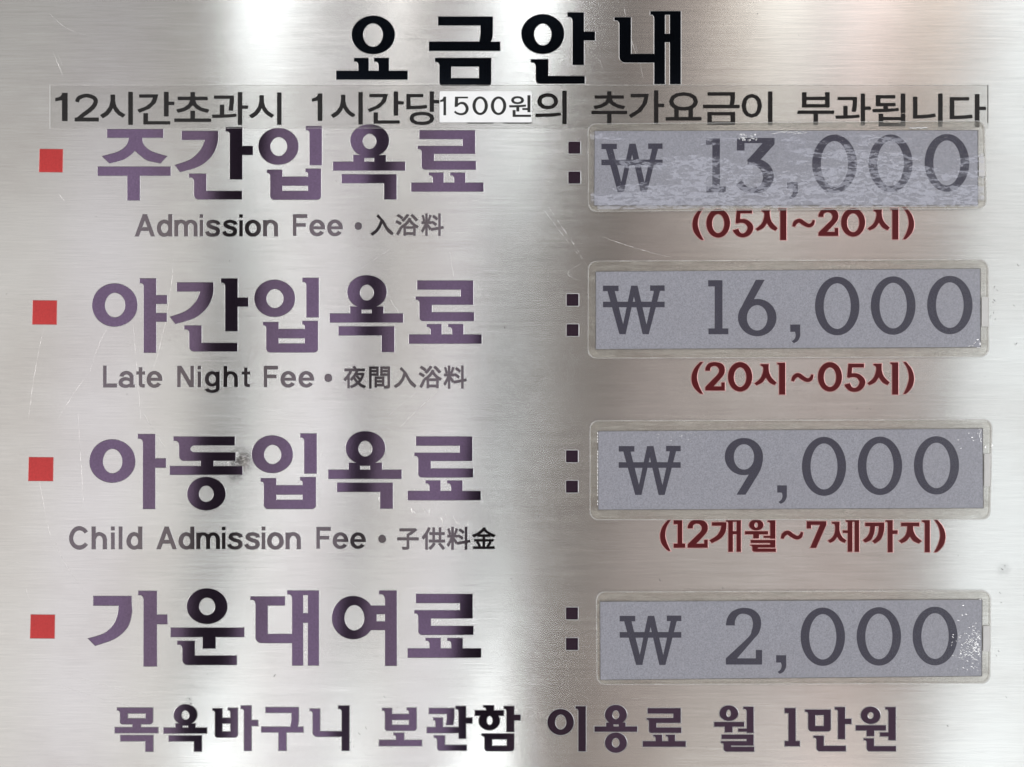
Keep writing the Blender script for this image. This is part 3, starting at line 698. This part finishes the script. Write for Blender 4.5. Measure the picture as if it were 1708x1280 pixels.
c = crop(560, 130, 600)
for b in ((623, 208, 750, 217), (795, 208, 928, 217)):
    glyph('covered_letter', R(0, 0, 9, 9), c(*b), tape, [M['tapeblack']], z0=TZ + .00006, z1=TZ + .00009, skirt=0)

for nm_, q in (('strip_edge', (83, 142, 84.3, 215)), ('strip_edge', (84.3, 142, 1647, 142.8)), ('strip_edge', (84.3, 213.8, 981, 214.6)), ('strip_edge', (1647, 142, 1648.4, 205))):
    glyph(nm_, R(0, 0, 9, 9), q, tape, [M['slot'] if q[2] < 90 else M['gap']] if q[2] < 90 or q[0] > 1600 else [M['edge']], z0=TZ + .00006, z1=TZ + .0001, skirt=0)
PZ = TZ + .0001
patch = thing('price_sticker', 'small white sticker printed 1500원, pasted over the middle of the clear tape', 'sticker', px(810, 178, PZ))
vs, fs = fuse([rrect(733.5, 152.8, 886.5, 204.5, 2.5)])
build('sticker_paper', vs, fs, PZ, PZ + .00014, [M['paper']], patch, .3)
c = crop(720, 140, 240)
PK = dict(parent=patch, mats=[M['black']], z0=PZ + .00014, z1=PZ + .00017, skirt=0)
glyph('sticker_digit', D1, c(100, 155, 172, 376), **PK)
glyph('sticker_digit', D5, c(265, 155, 440, 376), **PK)
for b in ((484, 152, 668, 374), (702, 152, 886, 374)):
    glyph('sticker_digit', O(0, 0, 184, 222, 38, 28, 146, 194, 40), c(*b), **PK)
han('원', c(918, 138, 1180, 396), name='sticker_letter', off=.014, **PK)

# ------------------------------------------------------------------ the four price holders and their cards
def quad(tl, tr, br, bl, nx=1, ny=1):
    return lambda u, v: ((tl[0] * (1 - u) + tr[0] * u) * (1 - v) + (bl[0] * (1 - u) + br[0] * u) * v, (tl[1] * (1 - u) + tr[1] * u) * (1 - v) + (bl[1] * (1 - u) + br[1] * u) * v)
def chamfer(tl, tr, br, bl, r):
    P = [tl, tr, br, bl]; out = []
    for i in range(4):
        p, a, b = Vector(P[i]), Vector(P[i - 1]), Vector(P[(i + 1) % 4])
        ra = r[i] if isinstance(r, (list, tuple)) else r
        s = p + (a - p).normalized() * ra; e = p + (b - p).normalized() * ra
        for k in range(6):
            t = k / 5; q = (1 - t) ** 2 * s + 2 * t * (1 - t) * (p * .72 + (s + e) * .14) + t * t * e; out.append((q.x, q.y))
    return out
def ring_mesh(name, outer, inner, z0, z1, mat, parent):
    """closed band between two outlines, each wall given its thickness"""
    n = len(outer); k = len(inner)
    # resample by nearest angle: same count expected
    vs, fs = [], []
    polys = [[outer[i], outer[(i + 1) % n], inner[(i + 1) % n], inner[i]] for i in range(n)]
    vs, fs = fuse(polys)
    return build(name, vs, fs, z0, z1, [mat], parent, 0)
HZ = .00030
def holder(label, outer, card, slot, r, cover, seed):
    random.seed(seed)
    cx = sum(p[0] for p in outer) / 4; cy = sum(p[1] for p in outer) / 4
    h = thing('price_holder', label, 'price holder', px(cx, cy, HZ), 'clear plastic price holders on the sign')
    o = chamfer(*outer, r)
    def inset(P, d):
        c = Vector((cx, cy)); hw = max(abs(p[0] - cx) for p in P); hh = max(abs(p[1] - cy) for p in P)
        return [(cx + (p[0] - cx) * (1 - d / hw), cy + (p[1] - cy) * (1 - d / hh)) for p in P]
    # adhesive margin between the holder's edge and the card
    inner = chamfer(*card, .8)
    ring_mesh('adhesive_margin', inset(o, 1.6), inner, HZ, HZ + .0006, M['foam'], h)
    # rim: a thin raised lip round the edge
    ring_mesh('rim', o, inset(o, 1.5), HZ, HZ + .0013, M['edge'], h)
    # dark seam round the card
    ring_mesh('seam', chamfer(*card, .8), inset(chamfer(*card, .8), 1.0), HZ + .0001, HZ + .00064, M['gap'], h)
    # cover: a gently buckled clear sheet
    f = quad(*[tuple(q) for q in outer]); nx, ny = 60, 14
    ph = [random.uniform(0, 6) for _ in range(6)]; amp = .00012
    co, fa = [], []
    for j in range(ny + 1):
        for i in range(nx + 1):
            u, v = .006 + .988 * i / nx, .025 + .95 * j / ny
            # keep clear of the cut corners
            x, y = f(u, v)
            w = amp * (math.sin(7 * u + ph[0] + 2 * v) + .6 * math.sin(15 * u - 5 * v + ph[1]) + .5 * math.sin(11 * v + 4 * u + ph[2])) * min(1, 6 * u, 6 * (1 - u)) * math.sin(math.pi * v)
            co.append(Vector(px(x, y, HZ + .00125 + w)) - Vector(px(cx, cy, HZ)))
    cells = []
    for j in range(ny):
        for i in range(nx):
            if (i in (0, nx - 1)) and (j in (0, ny - 1)): continue
            a0 = j * (nx + 1) + i; fa.append((a0, a0 + nx + 1, a0 + nx + 2, a0 + 1))
    me = bpy.data.meshes.new('clear_cover'); me.from_pydata(co, [], fa); me.update(); me.materials.append(cover)
    for p in me.polygons: p.use_smooth = True
    oc = bpy.data.objects.new('clear_cover', me); COL.objects.link(oc); oc.parent = h
    # card slot
    glyph('card_slot', R(0, 0, 10, 30, 1, 1, 1, 1), slot, h, [M['slot']], z0=HZ + .00062, z1=HZ + .0009, skirt=0)
    return h
CG = 'grey price cards in the holders'
def card(label, quadpts, items, seed):
    cx = sum(p[0] for p in quadpts) / 4; cy = sum(p[1] for p in quadpts) / 4
    o = thing('price_card', label, 'price card', px(cx, cy, HZ + .0001), CG)
    vs, fs = fuse([list(quadpts)])
    build('card_sheet', vs, fs, HZ + .0001, HZ + .00048, [M['card']], o, 0)
    for nm, g, b in items:
        glyph(nm, g, b, o, [M['charcoal']], z0=HZ + .00048, z1=HZ + .00054, skirt=0)
    return o
c1, c2, c3, c4 = crop(960, 130, 748), crop(960, 420, 380), crop(960, 690, 380), crop(960, 970, 380)
r2, r3, r4 = crop(1320, 420, 380), crop(1320, 690, 380), crop(1320, 970, 380)
CUR, DG, CMA = 'currency_sign', 'price_digit', 'price_comma'
Q1 = ((991, 218.5), (1631, 217.5), (1631, 343), (990, 344)); Q2 = ((993, 453), (1635, 448), (1635.5, 580), (993, 583.5))
Q3 = ((997, 719), (1639, 714.5), (1640, 848), (997, 851)); Q4 = ((1000, 1003), (1638, 999.5), (1637.5, 1128), (1000.5, 1134.5))
holder('clear plastic holder with milky wrinkled cover, around the ₩ 13,000 card', ((980, 207), (1642, 202), (1645, 349), (981, 354)), Q1, (1631.8, 262, 1642, 295), 12, M['cover_loose'], 1)
holder('clear plastic holder with grimy margins around the ₩ 16,000 card', ((980.5, 435.5), (1648, 433), (1649, 596), (980, 598.5)), Q2, (1636.5, 496, 1647.5, 545), 13, M['cover'], 2)
holder('clear plastic holder with tiny bubbles at its top right corner, around the ₩ 9,000 card', ((983.5, 701.5), (1654.5, 699.5), (1651, 867), (983.5, 867.5)), Q3, (1640.8, 757, 1652, 811), 12, M['cover'], 3)
holder('clear plastic holder with bright air bubbles at its right end, around the ₩ 2,000 card', ((994, 986.5), (1652, 984.5), (1651, 1140), (995, 1142)), Q4, (1639, 1044, 1650, 1086), 13, M['cover'], 4)
card('grey card printed ₩ 13,000, topmost of the four price cards', Q1, [(CUR, WON, c1(98, 251, 331, 436)), (DG, ONE, c1(496, 232, 571, 437)), (DG, THREE, c1(610, 230, 757, 440)), (CMA, COMMA, c1(805, 398, 846, 462)),
     (DG, ZERO, c1(900, 217, 1070, 440)), (DG, ZERO, c1(1115, 217, 1282, 437)), (DG, ZERO, c1(1328, 215, 1498, 435))], 1)
card('grey card printed ₩ 16,000, second price card from the top', Q2, [(CUR, WON, c2(205, 254, 667, 620)), (DG, ONE, c2(993, 215, 1144, 620)), (DG, SIX, c2(1216, 212, 1505, 635)), (CMA, COMMA, c2(1608, 547, 1683, 687)),
     (DG, ZERO, r2(175, 189, 508, 628)), (DG, ZERO, r2(593, 186, 928, 624)), (DG, ZERO, r2(1015, 182, 1355, 620))], 2)
card('grey card printed ₩ 9,000, third price card from the top', Q3, [(CUR, WON, c3(323, 242, 787, 610)), (DG, NINE, c3(1117, 183, 1404, 608)), (CMA, COMMA, c3(1510, 538, 1583, 677)),
     (DG, ZERO, r3(77, 175, 408, 617)), (DG, ZERO, r3(495, 173, 828, 611)), (DG, ZERO, r3(916, 170, 1254, 607))], 3)
card('grey card printed ₩ 2,000, lowest of the four price cards', Q4, [(CUR, WON, c4(330, 255, 792, 625)), (DG, TWO, c4(1125, 197, 1397, 622)), (CMA, COMMA, c4(1502, 552, 1578, 692)),
     (DG, ZERO, r4(67, 195, 400, 632)), (DG, ZERO, r4(487, 192, 820, 630)), (DG, ZERO, r4(906, 188, 1242, 628))], 4)

# air bubbles trapped under the covers (little glints), one mass per holder
def bubbles(hl, pts):
    h = [o for o in bpy.data.objects if o.name.startswith('price_holder') and hl in o['label']][0]
    co, fa = [], []
    for x, y, rx, ry, an in pts:
        b = len(co); n = 8
        co.append(Vector(px(x, y, HZ + .00058 + rx * S * .5)) - h.location)
        for rr, hh in ((.6, .35), (1, 0)):
            for k in range(n):
                t = 2 * math.pi * k / n; ex, ey = rx * rr * math.cos(t), ry * rr * math.sin(t)
                co.append(Vector(px(x + ex * math.cos(an) - ey * math.sin(an), y + ex * math.sin(an) + ey * math.cos(an), HZ + .00058 + rx * S * hh)) - h.location)
        for k in range(n):
            k2 = (k + 1) % n; fa += [(b, b + 1 + k2, b + 1 + k), (b + 1 + k, b + 1 + k2, b + 9 + k2, b + 9 + k)]
    me = bpy.data.meshes.new('air_bubbles'); me.from_pydata(co, [], fa); me.update(); me.materials.append(M['bubble'])
    for p in me.polygons: p.use_smooth = True
    o = bpy.data.objects.new('air_bubbles', me); COL.objects.link(o); o.parent = h; o['kind'] = 'stuff'
random.seed(7)
P = []
for i in range(170):
    y = random.gauss(1076, 16); x = 1634 - abs(random.gauss(0, 17)); 
    if not (1008 < y < 1124): continue
    P.append((x, y, random.uniform(.7, 2.2), random.uniform(.5, 1.1), random.gauss(0, .7)))
for x, y in ((1606, 1010), (1604, 1026), (1611, 1025), (1598, 1035), (1606, 1114), (1620, 1112), (1634, 1000), (1600, 1063)): P.append((x, y, 1.8, 1.3, .3))
bubbles('2,000', P)
bubbles('9,000', [(1636 - random.random() * 3, 716 + i * 2.6, 1.0, 1.0, 0) for i in range(9)] + [(1598, 734, 1.4, 1, 0), (1621, 730, 1.8, 1.5, 0), (1623, 735, 1.4, 1.2, .5), (1615, 723, 1, 1, 0), (1630, 723, 1, 1, 0), (1602, 748, 1.2, 1, 0), (1643, 746, 1.3, 2, 0), (1654, 744, 1, 2.4, 0)] +
        [(996.8, 722 + i * 5.2 + random.uniform(-1, 1), .7, 1.6, 0) for i in range(25) if random.random() < .75] + [(1147 + random.uniform(-60, 20), 725 + random.uniform(-4, 12), random.uniform(.6, 1.4), .5, 0) for i in range(26)])
bubbles('16,000', [(1630, 567, 1.8, 1.6, 0), (1625, 572, 3.2, .8, -.8), (1620, 577, 4.5, .8, 0), (1632, 580, 3.5, 1.0, 0), (1634, 574, .8, 3, 0), (1616, 578, 1.2, 1, 0)])
bubbles('13,000', [(1248 + random.uniform(-18, 14), 229 + random.uniform(-5, 6), random.uniform(.7, 2.2), random.uniform(.5, 1.2), random.gauss(0, .6)) for i in range(34)] +
        [(1289 + i * 2.6, 220.5 + .25 * i * random.uniform(-1, 1) + (3 if i < 3 else 0), 2.4, .7, 0) for i in range(22)] + [(1518 + i * 2.2, 214.5 + random.uniform(-1, 1), 1.6, .8, 0) for i in range(13)])

if FONT_OB is not None:
    cu = FONT_OB.data; bpy.data.objects.remove(FONT_OB); bpy.data.curves.remove(cu)
